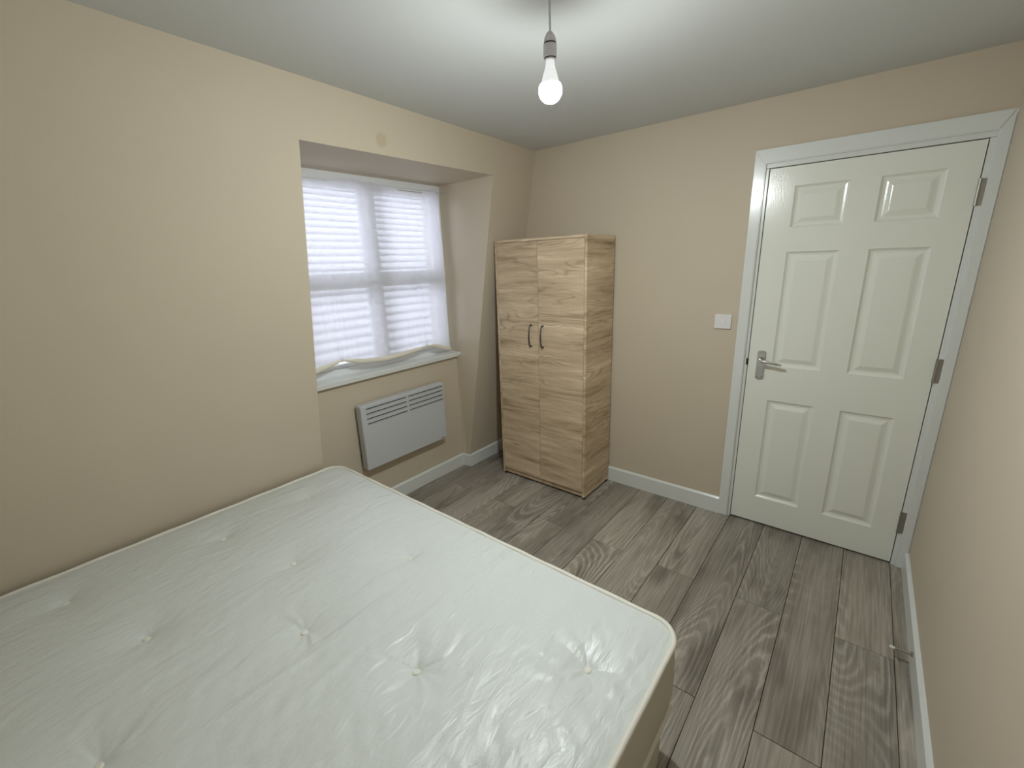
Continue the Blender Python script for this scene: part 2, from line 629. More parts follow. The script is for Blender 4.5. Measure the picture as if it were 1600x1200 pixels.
# wall with the door, door opening left free
DX0, DX1, DZ1 = -0.006, 0.768, 1.995
bm = bmesh.new()
add_box(bm, (XOUT, 0, -0.03), (-0.03, 0.10, H + 0.02))
add_box(bm, (-0.03, 0, DZ1 + 0.03), (0.79, 0.10, H + 0.02))
add_box(bm, (0.79, 0, -0.03), (XR + 0.1, 0.10, H + 0.02))
add_box(bm, (-0.03, 0.055, -0.03), (0.79, 0.10, DZ1 + 0.04))
wb = obj('wall_back', bm, M_WALL)
tag(wb, 'cream wall holding the white panelled door and the wardrobe', 'wall', kind='structure')
o = box('wall_right', (XR, YB - 0.1, -0.03), (XR + 0.1, 0.1, H + 0.02), M_WALL)
tag(o, 'cream wall on the right edge beside the door hinges', 'wall', kind='structure')
o = box('wall_front', (XOUT, YB - 0.1, -0.03), (XR + 0.1, YB, H + 0.02), M_WALL)
tag(o, 'cream wall behind the viewer beyond the mattress', 'wall', kind='structure')
o = box('ceiling', (XOUT, YB - 0.1, H), (XR + 0.1, 0.1, H + 0.1), M_CEIL)
tag(o, 'plain white painted ceiling with a hanging bulb', 'ceiling', kind='structure')

# floor and its planks
fl = box('floor', (XOUT, YB - 0.1, -0.06), (XR + 0.1, 0.1, -0.009), M_SUB)
tag(fl, 'grey oak laminate floor of long planks', 'floor', kind='structure')
PW, X0, GAP = 0.1925, 0.7645, 0.0011
cols = [(X0, XR)] + [(X0 - (i + 1) * PW, X0 - i * PW) for i in range(14)]
cache = {}
for ci, (xa, xb) in enumerate(cols):
    xa = max(xa, -1.93)
    if xb - xa < 0.02:
        continue
    first = -0.716 if ci % 2 == 1 else -1.345
    if ci == 0:
        first = -0.690
    js = [0.06, first, first - 1.26, first - 2.52]
    js = [j for j in js if j > YB] + [YB]
    for ya, yb in zip(js[1:], js[:-1]):
        if yb - ya < 0.05:
            continue
        key = (round(xb - xa, 4), round(yb - ya, 4))
        if key not in cache:
            bm = bmesh.new()
            add_box(bm, (-key[0] / 2 + GAP, -key[1] / 2 + GAP, -0.009), (key[0] / 2 - GAP, key[1] / 2 - GAP, 0), 0.0012, 1)
            bmesh.ops.recalc_face_normals(bm, faces=bm.faces[:])
            me = bpy.data.meshes.new('plank')
            bm.to_mesh(me)
            bm.free()
            me.materials.append(M_FLOOR)
            cache[key] = me
        o = bpy.data.objects.new('plank', cache[key])
        COL.objects.link(o)
        o.parent = fl
        o.location = ((xa + xb) / 2, (ya + yb) / 2, 0)


# baseboards: profile with a chamfered top
def board(bm, a, b, n, h=0.100, t=0.015):
    """a, b: ends on the wall face; n: unit normal into the room"""
    n = Vector(n)
    prof = [(0, 0.0), (t, 0.0), (t, h - 0.010), (t * 0.45, h), (0, h)]
    ra = [Vector((a[0], a[1], 0)) + n * d + Vector((0, 0, z)) for d, z in prof]
    rb = [Vector((b[0], b[1], 0)) + n * d + Vector((0, 0, z)) for d, z in prof]
    hexa(bm, ra, rb)


bm = bmesh.new()
board(bm, (-1.93, 0), (-0.070, 0), (0, -1, 0), h=0.108)
o = obj('baseboard_back', bm, M_TRIM)
tag(o, 'white baseboard along the wall between wardrobe and door', 'baseboard', kind='structure')
bm = bmesh.new()
board(bm, (XREC, yL(0)), (XREC, YRR), (1, 0, 0), t=0.015)
board(bm, (XREC, YRR), (xs(0) + 0.034, yR(0)), (0, -1, 0), t=0.012)
board(bm, (xs(0), yR(0)), (xs(0), 0), (1, 0, 0), t=0.033)
board(bm, (xs(0), YB), (xs(0), yL(0)), (1, 0, 0), t=0.033)
o = obj('baseboard_left', bm, M_TRIM)
tag(o, 'white baseboard stepping round the window recess under the heater', 'baseboard', kind='structure')
bm = bmesh.new()
board(bm, (XR, YB), (XR, -0.018), (-1, 0, 0))
o = obj('baseboard_right', bm, M_TRIM)
tag(o, 'white baseboard along the right wall with a door stop', 'baseboard', kind='structure')

# ------------------------------------------------------------------ door frame
tr1 = empty('trim_1', (0.38, 0, 0))
tag(tr1, 'white moulded frame around the panelled door', 'door frame', kind='structure')
off1 = Vector((0.38, 0, 0))


def arch(name, quad, depth=(0.0, -0.018)):
    """flat moulding: quad in (x, z), front face slightly inset for a rounded edge"""
    bm = bmesh.new()
    c = (sum(q[0] for q in quad) / 4, sum(q[1] for q in quad) / 4)
    back = [Vector((x, depth[0], z)) - off1 for x, z in quad]
    front = [Vector((x, depth[1], z)) - off1 for x, z in quad]
    hexa(bm, back, front)
    bmesh.ops.bevel(bm, geom=[e for e in bm.edges if all(abs(v.co.y - depth[1]) < 1e-6 for v in e.verts)],
                    offset=0.004, segments=2, affect='EDGES')
    return obj(name, bm, M_TRIM, tr1)


AO, AI, ATO, ATI = -0.072, -0.018, 2.082, 2.014
arch('architrave', [(AO, 0), (AI, 0), (AI, ATI), (AO, ATO)])
arch('architrave', [(AO, ATO), (AI, ATI), (0.784, ATI), (XR, ATO)])
arch('architrave', [(0.784, 0), (XR, 0), (XR, ATO), (0.784, ATI)])


def lining(lo, hi):
    bm = bmesh.new()
    add_box(bm, Vector(lo) - off1, Vector(hi) - off1, 0.002, 1)
    obj('jamb', bm, M_TRIM, tr1)


lining((-0.030, -0.004, 0), (DX0 + 0.0025, 0.055, 1.992))
lining((0.7655, -0.004, 0), (0.790, 0.055, 1.992))
lining((-0.030, -0.004, 1.9925), (0.790, 0.055, 2.022))

# ------------------------------------------------------------------ door leaf
LX0, LX1, LZ0, LZ1 = 0.0, 0.762, 0.012, 1.9885
PAN = [(0.116, 0.336, 1.706, 1.898), (0.449, 0.663, 1.694, 1.898),
       (0.119, 0.339, 0.987, 1.583), (0.449, 0.663, 0.974, 1.583),
       (0.116, 0.332, 0.178, 0.784), (0.446, 0.661, 0.174, 0.781)]
PU = [(0.117, 0.337), (0.448, 0.663)]
PWZ = [(0.176, 0.783), (0.980, 1.583), (1.700, 1.897)]
us = [LX0, PU[0][0], PU[0][1], PU[1][0], PU[1][1], LX1]
ws = [LZ0, PWZ[0][0], PWZ[0][1], PWZ[1][0], PWZ[1][1], PWZ[2][0], PWZ[2][1], LZ1]
holes = {(i, j) for i in (1, 3) for j in (1, 3, 5)}
DORG = Vector((0.381, 0.0, 0.008))
bm = holed_plate(us, ws, holes, 0.003, lambda u, w, d: Vector((u, d, w)) - DORG, back=0.040)
door = obj('door_1', bm, M_DOOR, None, tuple(DORG))
tag(door, 'white six panel door with chrome lever and three hinges', 'door', kind='structure')


def door_panel(u0, u1, w0, w1):
    bm = bmesh.new()
    prof = [(0.0, 0.0), (0.004, 0.0050), (0.010, 0.0100), (0.018, 0.0115), (0.021, 0.0115), (0.028, 0.0095), (0.042, 0.0035), (0.046, 0.0025)]
    rings = []
    for ins, d in prof:
        rings.append([bm.verts.new(Vector((u, d, w)) - DORG) for u, w in
                      ((u0 + ins, w0 + ins), (u1 - ins, w0 + ins), (u1 - ins, w1 - ins), (u0 + ins, w1 - ins))])
    for A, B in zip(rings[:-1], rings[1:]):
        for k in range(4):
            bm.faces.new((A[k], A[(k + 1) % 4], B[(k + 1) % 4], B[k]))
    bm.faces.new(rings[-1])
    return obj('panel', bm, M_DOOR, door)


for a in PU:
    for b_ in PWZ:
        door_panel(a[0], a[1], b_[0], b_[1])
for zc, hh in ((1.790, 0.104), (1.035, 0.112), (0.248, 0.118)):
    bm = bmesh.new()
    add_box(bm, Vector((0.768, -0.006, zc - hh / 2)) - DORG, Vector((0.790, -0.0035, zc + hh / 2)) - DORG, 0.0008, 1)
    hg = obj('hinge', bm, M_STEEL, door)
    bm = bmesh.new()
    sweep(bm, [Vector((0.7645, -0.006, zc - hh / 2)) - DORG, Vector((0.7645, -0.006, zc + hh / 2)) - DORG], 0.006, 12)
    obj('hinge_pin', bm, M_STEEL, hg, smooth=False)
# handle
bm = bmesh.new()
pts = []
hw, zt, zb = 0.0205, 1.063, 0.898
for k in range(9):
    a = pi * k / 8
    pts.append((0.0635 + hw * cos(a), zt - 0.010 + 0.010 * sin(a)))
for k in range(9):
    a = pi + pi * k / 8
    pts.append((0.0635 + hw * cos(a), zb + 0.010 + 0.010 * sin(a)))
hexa(bm, [Vector((x, 0.0, z)) - DORG for x, z in pts], [Vector((x, -0.008, z)) - DORG for x, z in pts])
bmesh.ops.bevel(bm, geom=[e for e in bm.edges if all(abs(v.co.y + 0.008) < 1e-6 for v in e.verts)], offset=0.002, segments=2, affect='EDGES')
plate = obj('handle_plate', bm, M_CHROME, door)
plate['label'] = 'satin chrome latch plate'
bm = bmesh.new()
lp = [(0.062, -0.006, 1.014), (0.062, -0.040, 1.013), (0.064, -0.049, 1.012), (0.072, -0.054, 1.011), (0.100, -0.055, 1.009), (0.150, -0.054, 1.002), (0.168, -0.052, 0.999)]
sweep(bm, [Vector(p) - DORG for p in lp], [0.010, 0.010, 0.0095, 0.009, 0.0085, 0.0075, 0.006], 14)
obj('lever', bm, M_LEVER, plate, smooth=True)
for sx in (-0.011, 0.011):
    bm = bmesh.new()
    sweep(bm, [Vector((0.0635 + sx, -0.0075, 0.914)) - DORG, Vector((0.0635 + sx, -0.0095, 0.914)) - DORG], 0.003, 10)
    obj('screw', bm, M_STEEL, plate)
bm = bmesh.new()
add_box(bm, Vector((-0.010, -0.0045, 0.975)) - DORG, Vector((0.0005, 0.006, 1.012)) - DORG)
obj('latch_keep', bm, M_BLACK, door)

# ------------------------------------------------------------------ window
win = empty('window_1', (XW, -1.012, 0.935))
tag(win, 'white framed four pane window behind a sheer curtain', 'window', kind='structure')
WO = Vector((XW, -1.012, 0.935))
Y0, Y1, Z0, Z1 = YWL - 0.005, YWR + 0.003, 0.925, ZW + 0.010
MY, MZ = -1.012, 1.500


def wbox(name, lo, hi, mat=M_UPVC, parent=win, bev=0.004):
    bm = bmesh.new()
    add_box(bm, Vector(lo) - WO, Vector(hi) - WO, bev, 2)
    return obj(name, bm, mat, parent)


wbox('frame_head', (XW - 0.07, Y0, Z1 - 0.055), (XW, Y1, Z1))
wbox('frame_bottom', (XW - 0.07, Y0, Z0), (XW, Y1, Z0 + 0.050))
wbox('frame_side', (XW - 0.07, Y0, Z0), (XW - 0.001, Y0 + 0.055, Z1))
wbox('frame_side', (XW - 0.07, Y1 - 0.045, Z0), (XW - 0.001, Y1, Z1))
wbox('mullion', (XW - 0.07, MY - 0.024, Z0 + 0.05), (XW - 0.002, MY + 0.024, Z1 - 0.055))
wbox('transom', (XW - 0.07, Y0 + 0.05, MZ - 0.020), (XW - 0.003, Y1 - 0.04, MZ + 0.020))
for (ya, yb) in ((Y0 + 0.055, MY - 0.024), (MY + 0.024, Y1 - 0.045)):
    for (za, zb_) in ((Z0 + 0.05, MZ - 0.020), (MZ + 0.020, Z1 - 0.055)):
        w = 0.026
        us2 = [ya, ya + w, yb - w, yb]
        ws2 = [za, za + w, zb_ - w, zb_]
        bm = bmesh.new()
        xo = XW - 0.012
        add_box(bm, Vector((xo - 0.05, ya, za)) - WO, Vector((xo, ya + w, zb_)) - WO, 0.003, 1)
        add_box(bm, Vector((xo - 0.05, yb - w, za)) - WO, Vector((xo, yb, zb_)) - WO, 0.003, 1)
        add_box(bm, Vector((xo - 0.05, ya + w, za)) - WO, Vector((xo, yb - w, za + w)) - WO, 0.003, 1)
        add_box(bm, Vector((xo - 0.05, ya + w, zb_ - w)) - WO, Vector((xo, yb - w, zb_)) - WO, 0.003, 1)
        sash = obj('sash', bm, M_UPVC, win)
        wbox('pane', (xo - 0.030, ya + w - 0.006, za + w - 0.006), (xo - 0.024, yb - w + 0.006, zb_ - w + 0.006), M_GLASS, sash, 0)
sill = box('trim_2', (XW - 0.01, yL(0.92) + 0.012, 0.906), (-1.884, -0.418, 0.937), M_TRIM, bev=0.004)
tag(sill, 'white painted window sill above the wall heater', 'window sill', kind='structure')

# curtain: sheer panel gathered at two points along its hem
cw = bmesh.new()
NY, NZ = 150, 120
ya, yb = -1.615, -0.497
rng = np.random.RandomState(3)


def hem_z(y):
    pts_ = [(-1.615, 0.995), (-1.512, 1.022), (-1.44, 1.036), (-1.373, 1.050), (-1.30, 1.031), (-1.22, 1.014), (-1.08, 1.003), (-0.92, 1.006),
            (-0.80, 1.016), (-0.715, 1.028), (-0.64, 1.018), (-0.57, 0.990), (-0.497, 0.972)]
    return float(np.interp(y, [p[0] for p in pts_], [p[1] for p in pts_]))


def top_z(y):
    pts_ = [(-1.615, 2.026), (-1.458, 2.033), (-1.33, 2.036), (-1.28, 2.058), (-1.22, 2.071), (-1.115, 2.070), (-1.09, 2.056), (-1.06, 2.068), (-0.95, 2.058),
            (-0.86, 2.050), (-0.82, 2.036), (-0.66, 2.032), (-0.62, 2.056), (-0.56, 2.076), (-0.497, 2.082)]
    return float(np.interp(y, [p[0] for p in pts_], [p[1] for p in pts_]))


def cur_x(y, t):
    a = 0.0018 * sin(y * 43 + 2.3 * sin(t * 5 + y * 3)) + 0.0010 * sin(y * 97 + 9 * t) + 0.004 * sin(7 * t + y * 16)
    for gy in (-1.373, -0.715):
        d = abs(y - gy)
        a += (1 - t) ** 3 * 0.012 * math.exp(-d / 0.05) * cos(d * 190)
    return XW + 0.072 + a


cv = []
for j in range(NZ + 1):
    t = j / NZ
    row = []
    for i in range(NY + 1):
        y = ya + (yb - ya) * i / NY
        z = hem_z(y) * (1 - t) + top_z(y) * t
        # cloth pulled towards the two gathers low down
        yy = y
        for gy in (-1.373, -0.715):
            d = y - gy
            yy -= d * 0.35 * math.exp(-(d / 0.08) ** 2) * (1 - t) ** 4
        row.append(cw.verts.new((cur_x(y, t), yy, z)))
    cv.append(row)
for j in range(NZ):
    for i in range(NY):
        cw.faces.new((cv[j][i], cv[j][i + 1], cv[j + 1][i + 1], cv[j + 1][i]))
curtain = obj('sheer_curtain', cw, M_SHEER, smooth=True)
tag(curtain, 'white sheer net curtain with a rolled hem across the window', 'curtain')
bm = bmesh.new()
hp, hr = [], []
for i in range(91):
    y = ya + (yb - ya) * i / 90
    g = min(abs(y + 1.373), abs(y + 0.715))
    r = 0.0065 + 0.0105 * (1 - math.exp(-(g / 0.075) ** 2)) + 0.0012 * sin(y * 83)
    hp.append((XW + 0.078 + 0.004 * sin(y * 17), y, hem_z(y) - 0.002))
    hr.append(r)
sweep(bm, hp, hr, 10)
hem = obj('rolled_hem', bm, M_HEM, curtain, smooth=True)
hem['label'] = 'cream rolled hem sagging between two ties'
for gy in (-1.373, -0.715):
    bm = bmesh.new()
    z = hem_z(gy)
    ring = [(XW + 0.078 + 0.0105 * cos(a), gy, z - 0.002 + 0.0105 * sin(a)) for a in (2 * pi * k / 14 for k in range(14))]
    sweep(bm, ring, 0.003, 6, closed=True)
    obj('tie', bm, M_HEM, curtain, smooth=True)
bm = bmesh.new()
sweep(bm, [(XW + 0.068, YWL - 0.02, 2.046), (XW + 0.068, -1.05, 2.054), (XW + 0.068, YWR - 0.008, 2.062)], 0.0022, 6)
obj('curtain_wire', bm, M_UPVC, curtain, smooth=True)

# neighbouring roof outside: pale courses rising away from the window
roof = empty('neighbouring_roof', (-2.65, 0.6, 0.2))
tag(roof, 'pale neighbouring roof of stepped courses seen through the sheer curtain', 'roof')
ang = radians(48)
cmesh = None
for k in range(42):
    s = k * 0.105
    if cmesh is None:
        bm = bmesh.new()
        add_box(bm, (-0.030, -3.2, -0.022), (0.030, 3.4, 0.010), 0.003, 1)
        cmesh = bpy.data.meshes.new('course')
        bm.to_mesh(cmesh)
        bm.free()
        cmesh.materials.append(M_ROOF)
    o = bpy.data.objects.new('course', cmesh)
    COL.objects.link(o)
    o.parent = roof
    o.location = (-s * cos(ang), 0, s * sin(ang))
    o.rotation_euler = (0, ang - radians(10), 0)
bm = bmesh.new()
L = 42 * 0.105
hexa(bm, [(0.1, -3.2, -0.16), (-L * cos(ang), -3.2, L * sin(ang) - 0.05), (-L * cos(ang), -3.2, L * sin(ang) - 0.25), (0.1, -3.2, -0.4)],
     [(0.1, 3.4, -0.16), (-L * cos(ang), 3.4, L * sin(ang) - 0.05), (-L * cos(ang), 3.4, L * sin(ang) - 0.25), (0.1, 3.4, -0.4)])
obj('roof_deck', bm, M_DECK, roof)

# ------------------------------------------------------------------ wardrobe
WX0, WX1, WYF, WYB, WZT = -1.543, -0.832, -0.376, -0.018, 1.722
ward = empty('wardrobe', ((WX0 + WX1) / 2, (WYF + WYB) / 2, 0))
tag(ward, 'tall pale oak two door wardrobe standing in the corner', 'wardrobe')
WOR = Vector(ward.location)


def wb_(name, lo, hi, mat=M_OAK, parent=ward, bev=0.0012, po=WOR):
    c = (Vector(lo) + Vector(hi)) / 2
    bm = bmesh.new()
    add_box(bm, Vector(lo) - c, Vector(hi) - c, bev, 1)
    return obj(name, bm, mat, parent, tuple(c - po))


T = 0.016
wb_('side_panel', (WX0, WYF, 0.016), (WX0 + T, WYB, WZT))
wb_('side_panel', (WX1 - T, WYF, 0.016), (WX1, WYB, WZT))
wb_('top_panel', (WX0 + T, WYF + 0.002, WZT - T), (WX1 - T, WYB, WZT))
wb_('bottom_panel', (WX0 + T, WYF + 0.02, 0.064), (WX1 - T, WYB, 0.080))
wb_('back_panel', (WX0 + T, WYB - 0.004, 0.06), (WX1 - T, WYB, WZT - T))
wb_('plinth', (WX0 + T, WYF + 0.014, 0.016), (WX1 - T, WYF + 0.030, 0.064))
for x in (WX0 + 0.012, WX1 - 0.012):
    for y in (WYF + 0.02, WYB - 0.02):
        bm = bmesh.new()
        lathe(bm, [(0, 0.017), (0.011, 0.017), (0.012, 0.0), (0, 0.0)], 14)
        obj('foot', bm, M_BLACK, ward, (x - WOR.x, y - WOR.y, 0))
XM = -1.1895
for (xa, xb, hx) in ((WX0 + T + 0.0015, XM - 0.0012, -1.2475), (XM + 0.0012, WX1 - T - 0.0015, -1.1535)):
    d = wb_('door', (xa, WYF - 0.001, 0.058), (xb, WYF + 0.013, WZT - T - 0.002))
    dc = Vector(((xa + xb) / 2, WYF + 0.006, (0.058 + WZT - T - 0.002) / 2))
    bm = bmesh.new()
    z0, z1, y0 = 1.030, 1.172, WYF - 0.001
    hp = [(hx, y0, z0), (hx, y0 - 0.014, z0 + 0.001), (hx, y0 - 0.021, z0 + 0.010), (hx, y0 - 0.026, z0 + 0.035),
          (hx, y0 - 0.028, (z0 + z1) / 2), (hx, y0 - 0.026, z1 - 0.035), (hx, y0 - 0.021, z1 - 0.010), (hx, y0 - 0.014, z1 - 0.001), (hx, y0, z1)]
    sweep(bm, [Vector(p) - dc for p in hp], [0.0075, 0.0055, 0.005, 0.0045, 0.0055, 0.0045, 0.005, 0.0055, 0.0075], 10)
    h = obj('handle', bm, M_DARKMETAL, d, smooth=True)
    h['label'] = 'dark bow handle'

# ------------------------------------------------------------------ heater
HX0, HX1 = -1.892, -1.838
HY0, HY1, HZ0, HZ1 = -1.346, -0.662, 0.328, 0.758
heat = empty('wall_heater', (-1.865, (HY0 + HY1) / 2, HZ0))
tag(heat, 'white panel convector heater on the wall below the window', 'heater')
HO = Vector(heat.location)
slz = [0.636, 0.668, 0.701, 0.733]
ws3 = [HZ0 + 0.010]
for z in slz:
    ws3 += [z - 0.0034, z + 0.0034]
ws3.append(HZ1 - 0.010)
us3 = [HY0 + 0.010, -1.309, -1.001, -0.983, -0.678, HY1 - 0.010]
holes3 = {(i, j) for i in (1, 3) for j in (1, 3, 5, 7)}
bm = holed_plate(us3, ws3, holes3, 0.004, lambda u, w, d: Vector((HX1 - d, u, w)) - HO, back=0.004, close=False)
obj('front_panel', bm, M_HEATER, heat)
# casing with rounded edges around the front panel
bm = bmesh.new()
def rr(ins, r=0.012, n=5):
    pts_ = []
    y0, y1, z0, z1 = HY0 + ins, HY1 - ins, HZ0 + ins, HZ1 - ins
    r = max(r - ins * 0.6, 0.002)
    for (cy, cz, a0) in ((y1 - r, z1 - r, 0), (y0 + r, z1 - r, pi / 2), (y0 + r, z0 + r, pi), (y1 - r, z0 + r, 1.5 * pi)):
        for k in range(n):
            a = a0 + pi / 2 * k / (n - 1)
            pts_.append((cy + r * cos(a), cz + r * sin(a)))
    return pts_
rings = []
for ins, x in ((0.010, HX1 - 0.002), (0.010, HX1), (0.005, HX1 - 0.0008), (0.0015, HX1 - 0.004), (0.0, HX1 - 0.010), (0.0, HX0 + 0.004), (0.004, HX0)):
    rings.append([bm.verts.new(Vector((x, y, z)) - HO) for y, z in rr(ins)])
for A, B in zip(rings[:-1], rings[1:]):
    n = len(A)
    for k in range(n):
        bm.faces.new((A[k], A[(k + 1) % n], B[(k + 1) % n], B[k]))
bm.faces.new(rings[-1])
obj('casing', bm, M_HEATER, heat, smooth=False)
bm = bmesh.new()
add_box(bm, Vector((HX0 + 0.006, HY0 + 0.02, 0.60)) - HO, Vector((HX1 - 0.0045, HY1 - 0.02, HZ1 - 0.012)) - HO)
obj('element_cavity', bm, M_DARKGAP, heat)
for i, z in enumerate(slz):
    for (a, b_) in ((-1.309, -1.001), (-0.983, -0.678)):
        bm = bmesh.new()
        hexa(bm, [Vector((HX1 - 0.001, a, z - 0.0036)) - HO, Vector((HX1 + 0.0022, a, z - 0.0040)) - HO, Vector((HX1 + 0.0022, a, z - 0.0056)) - HO, Vector((HX1, a, z - 0.012)) - HO],
             [Vector((HX1 - 0.001, b_, z - 0.0036)) - HO, Vector((HX1 + 0.0022, b_, z - 0.0040)) - HO, Vector((HX1 + 0.0022, b_, z - 0.0056)) - HO, Vector((HX1, b_, z - 0.012)) - HO])
        obj('louvre', bm, M_HEATER, heat)
# small dark maker's mark, too small to read
bm = bmesh.new()
for k, (w_, h_) in enumerate(((0.005, 0.006), (0.004, 0.005), (0.005, 0.005), (0.003, 0.006), (0.005, 0.005), (0.004, 0.005))):
    y = -0.727 + k * 0.0068
    add_box(bm, Vector((HX1, y, 0.3425 - h_ / 2)) - HO, Vector((HX1 + 0.0006, y + w_, 0.3425 + h_ / 2)) - HO)
o = obj('maker_mark', bm, M_BLACK, heat)
bm = bmesh.new()
add_box(bm, Vector((HX0 + 0.004, HY1 - 0.002, 0.470)) - HO, Vector((HX1 - 0.014, HY1 + 0.016, 0.545)) - HO, 0.003, 2)
obj('control_box', bm, M_GREYPL, heat)
bm = bmesh.new()
cp = [Vector((HX0 + 0.012, HY1 + 0.008, 0.475)) - HO]
for k in range(1, 16):
    t = k / 15
    cp.append(Vector((HX0 - 0.004, HY1 + 0.018 + 0.014 * sin(t * 11), 0.475 - 0.115 * t)) - HO)
sweep(bm, cp, 0.0032, 8)
obj('power_cable', bm, M_CABLE, heat, smooth=True)
for y in (-1.20, -0.80):
    bm = bmesh.new()
    add_box(bm, Vector((XREC, y - 0.02, 0.42)) - HO, Vector((HX0 + 0.002, y + 0.02, 0.66)) - HO, 0.001, 1)
    obj('wall_bracket', bm, M_GREYPL, heat)

# ------------------------------------------------------------------ light switch
sw = empty('light_switch', (-0.152, 0, 1.211))
tag(sw, 'square white wall switch plate between wardrobe and door', 'light switch')
bm = bmesh.new()
add_box(bm, (-0.0445, -0.010, -0.041), (0.0445, 0.0, 0.041), 0.003, 2)
pl = obj('plate', bm, M_PLASTIC, sw)
bm = bmesh.new()
hexa(bm, [(-0.010, -0.0095, -0.013), (0.010, -0.0095, -0.013), (0.010, -0.0095, 0.013), (-0.010, -0.0095, 0.013)],
     [(-0.0095, -0.0145, -0.012), (0.0095, -0.0145, -0.012), (0.0095, -0.0110, 0.012), (-0.0095, -0.0110, 0.012)])
obj('rocker', bm, M_PLASTIC, sw)

# ------------------------------------------------------------------ door stop
ds = empty('door_stop', (XR - 0.015, -0.722, 0.064))
tag(ds, 'slim metal door stop with white tip on the right baseboard', 'door stop')
bm = bmesh.new()
sweep(bm, [(0, 0, 0), (-0.006, 0, 0), (-0.008, 0, 0), (-0.012, 0, -0.0002)], [0.009, 0.009, 0.006, 0.004], 14)
obj('base', bm, M_STEEL, ds)
bm = bmesh.new()
sweep(bm, [(-0.008, 0, 0), (-0.055, 0, -0.002)], 0.0035, 10)
obj('rod', bm, M_STEEL, ds)
bm = bmesh.new()
sweep(bm, [(-0.053, 0, -0.002), (-0.056, 0, -0.002), (-0.068, 0, -0.0025), (-0.070, 0, -0.0025)], [0.0045, 0.0062, 0.0058, 0.003], 12)
o = obj('rubber_tip', bm, M_RUBBER, ds)
o['label'] = 'white rubber tip'

# ------------------------------------------------------------------ pendant light
BX, BY = -0.349, -1.472
pend = empty('pendant_light', (BX, BY, H))
tag(pend, 'bare glowing bulb hanging from the ceiling on a grey flex', 'light')
bm = bmesh.new()
lathe(bm, [(0, 0), (0.038, 0), (0.038, -0.005), (0.030, -0.012), (0.010, -0.016), (0.008, -0.019), (0, -0.019)], 28)
obj('ceiling_rose', bm, M_PLASTIC, pend, smooth=False)
bm = bmesh.new()
sweep(bm, [(0.0, 0, -0.012), (-0.0005, 0, -0.06), (0.0005, 0, -0.09), (0.001, 0, -0.108)], 0.0032, 10)
obj('flex', bm, M_LAMPPL, pend, smooth=True)
zt = 2.2095 - H
bm = bmesh.new()
lathe(bm, [(0, zt), (0.006, zt), (0.010, zt - 0.004), (0.0155, zt - 0.013), (0.0182, zt - 0.024), (0.0188, zt - 0.0275), (0.0165, zt - 0.0285), (0.0165, zt - 0.031),
           (0.0192, zt - 0.032), (0.0192, zt - 0.064), (0.0172, zt - 0.0655), (0.0172, zt - 0.068), (0.0185, zt - 0.069), (0.0185, zt - 0.0705), (0.015, zt - 0.071), (0, zt - 0.071)], 32)
lh = obj('lampholder', bm, M_LAMPPL, pend, smooth=False)
for z in (zt - 0.0297, zt - 0.0667):
    bm = bmesh.new()
    lathe(bm, [(0.0168, z + 0.0012), (0.0178, z + 0.0012), (0.0178, z - 0.0012), (0.0168, z - 0.0012)], 32)
    obj('groove', bm, M_DARKGAP, lh)
bz = 2.062 - H
zc = zt - 0.069
bm = bmesh.new()
lathe(bm, [(0.0, zc), (0.0125, zc), (0.0130, zc - 0.012), (0.0150, zc - 0.022), (0.0200, zc - 0.036), (0.0255, bz + 0.023), (0.0310, bz + 0.0150)], 32)
bulb = obj('bulb_neck', bm, M_NECK, pend, smooth=True)
bm = bmesh.new()
prof = [(0.0310, bz + 0.0150)]
R_ = 0.0345
a0 = math.asin(0.0150 / R_)
for k in range(1, 15):
    a = a0 - (a0 + pi / 2) * k / 14
    prof.append((max(R_ * cos(a), 0.0), bz + R_ * sin(a)))
prof[-1] = (0.0, bz - R_)
lathe(bm, prof, 36)
g = obj('bulb_globe', bm, M_GLOW, pend, smooth=True)
g['label'] = 'glowing white bulb'

# ------------------------------------------------------------------ bed base and mattress
MX0, MX1, MY1, MY0, MZT, MTH = -1.722, 0.180, -1.598, -2.958, 0.517, 0.265
CR = 0.075


def rrect_loop(x0, x1, y0, y1, r, nseg=8, step=0.02):
    pts_ = []
    for (cx, cy, a0_) in ((x1 - r, y1 - r, 0), (x0 + r, y1 - r, pi / 2), (x0 + r, y0 + r, pi), (x1 - r, y0 + r, 1.5 * pi)):
        for k in range(nseg + 1):
            a = a0_ + pi / 2 * k / nseg
            pts_.append((cx + r * cos(a), cy + r * sin(a)))
    return pts_


base = empty('bed_base', ((MX0 + MX1) / 2, (MY0 + MY1) / 2, 0))
tag(base, 'ivory fabric divan bed base under the mattress', 'bed base')
BO = Vector(base.location)
bm = bmesh.new()
rings = []
for ins, z in ((0.03, 0.035), (0.012, 0.04), (0.010, 0.10), (0.010, 0.235), (0.016, 0.247), (0.05, 0.251)):
    rings.append([bm.verts.new(Vector((x, y, z)) - BO) for x, y in rrect_loop(MX0 + ins, MX1 - ins, MY0 + ins, MY1 - ins, CR)])
for A, B in zip(rings[:-1], rings[1:]):
    n = len(A)
    for k in range(n):
        bm.faces.new((A[k], A[(k + 1) % n], B[(k + 1) % n], B[k]))
bm.faces.new(rings[0][::-1])
bm.faces.new(rings[-1])
obj('divan_body', bm, M_FABRIC_BASE, base, smooth=False)
for x in (MX0 + 0.10, MX1 - 0.10):
    for y in (MY0 + 0.10, MY1 - 0.10):
        bm = bmesh.new()
        lathe(bm, [(0, 0.037), (0.022, 0.037), (0.025, 0.02), (0.020, 0.0), (0, 0.0)], 16)
        obj('foot', bm, M_BLACK, base, (x - BO.x, y - BO.y, 0))

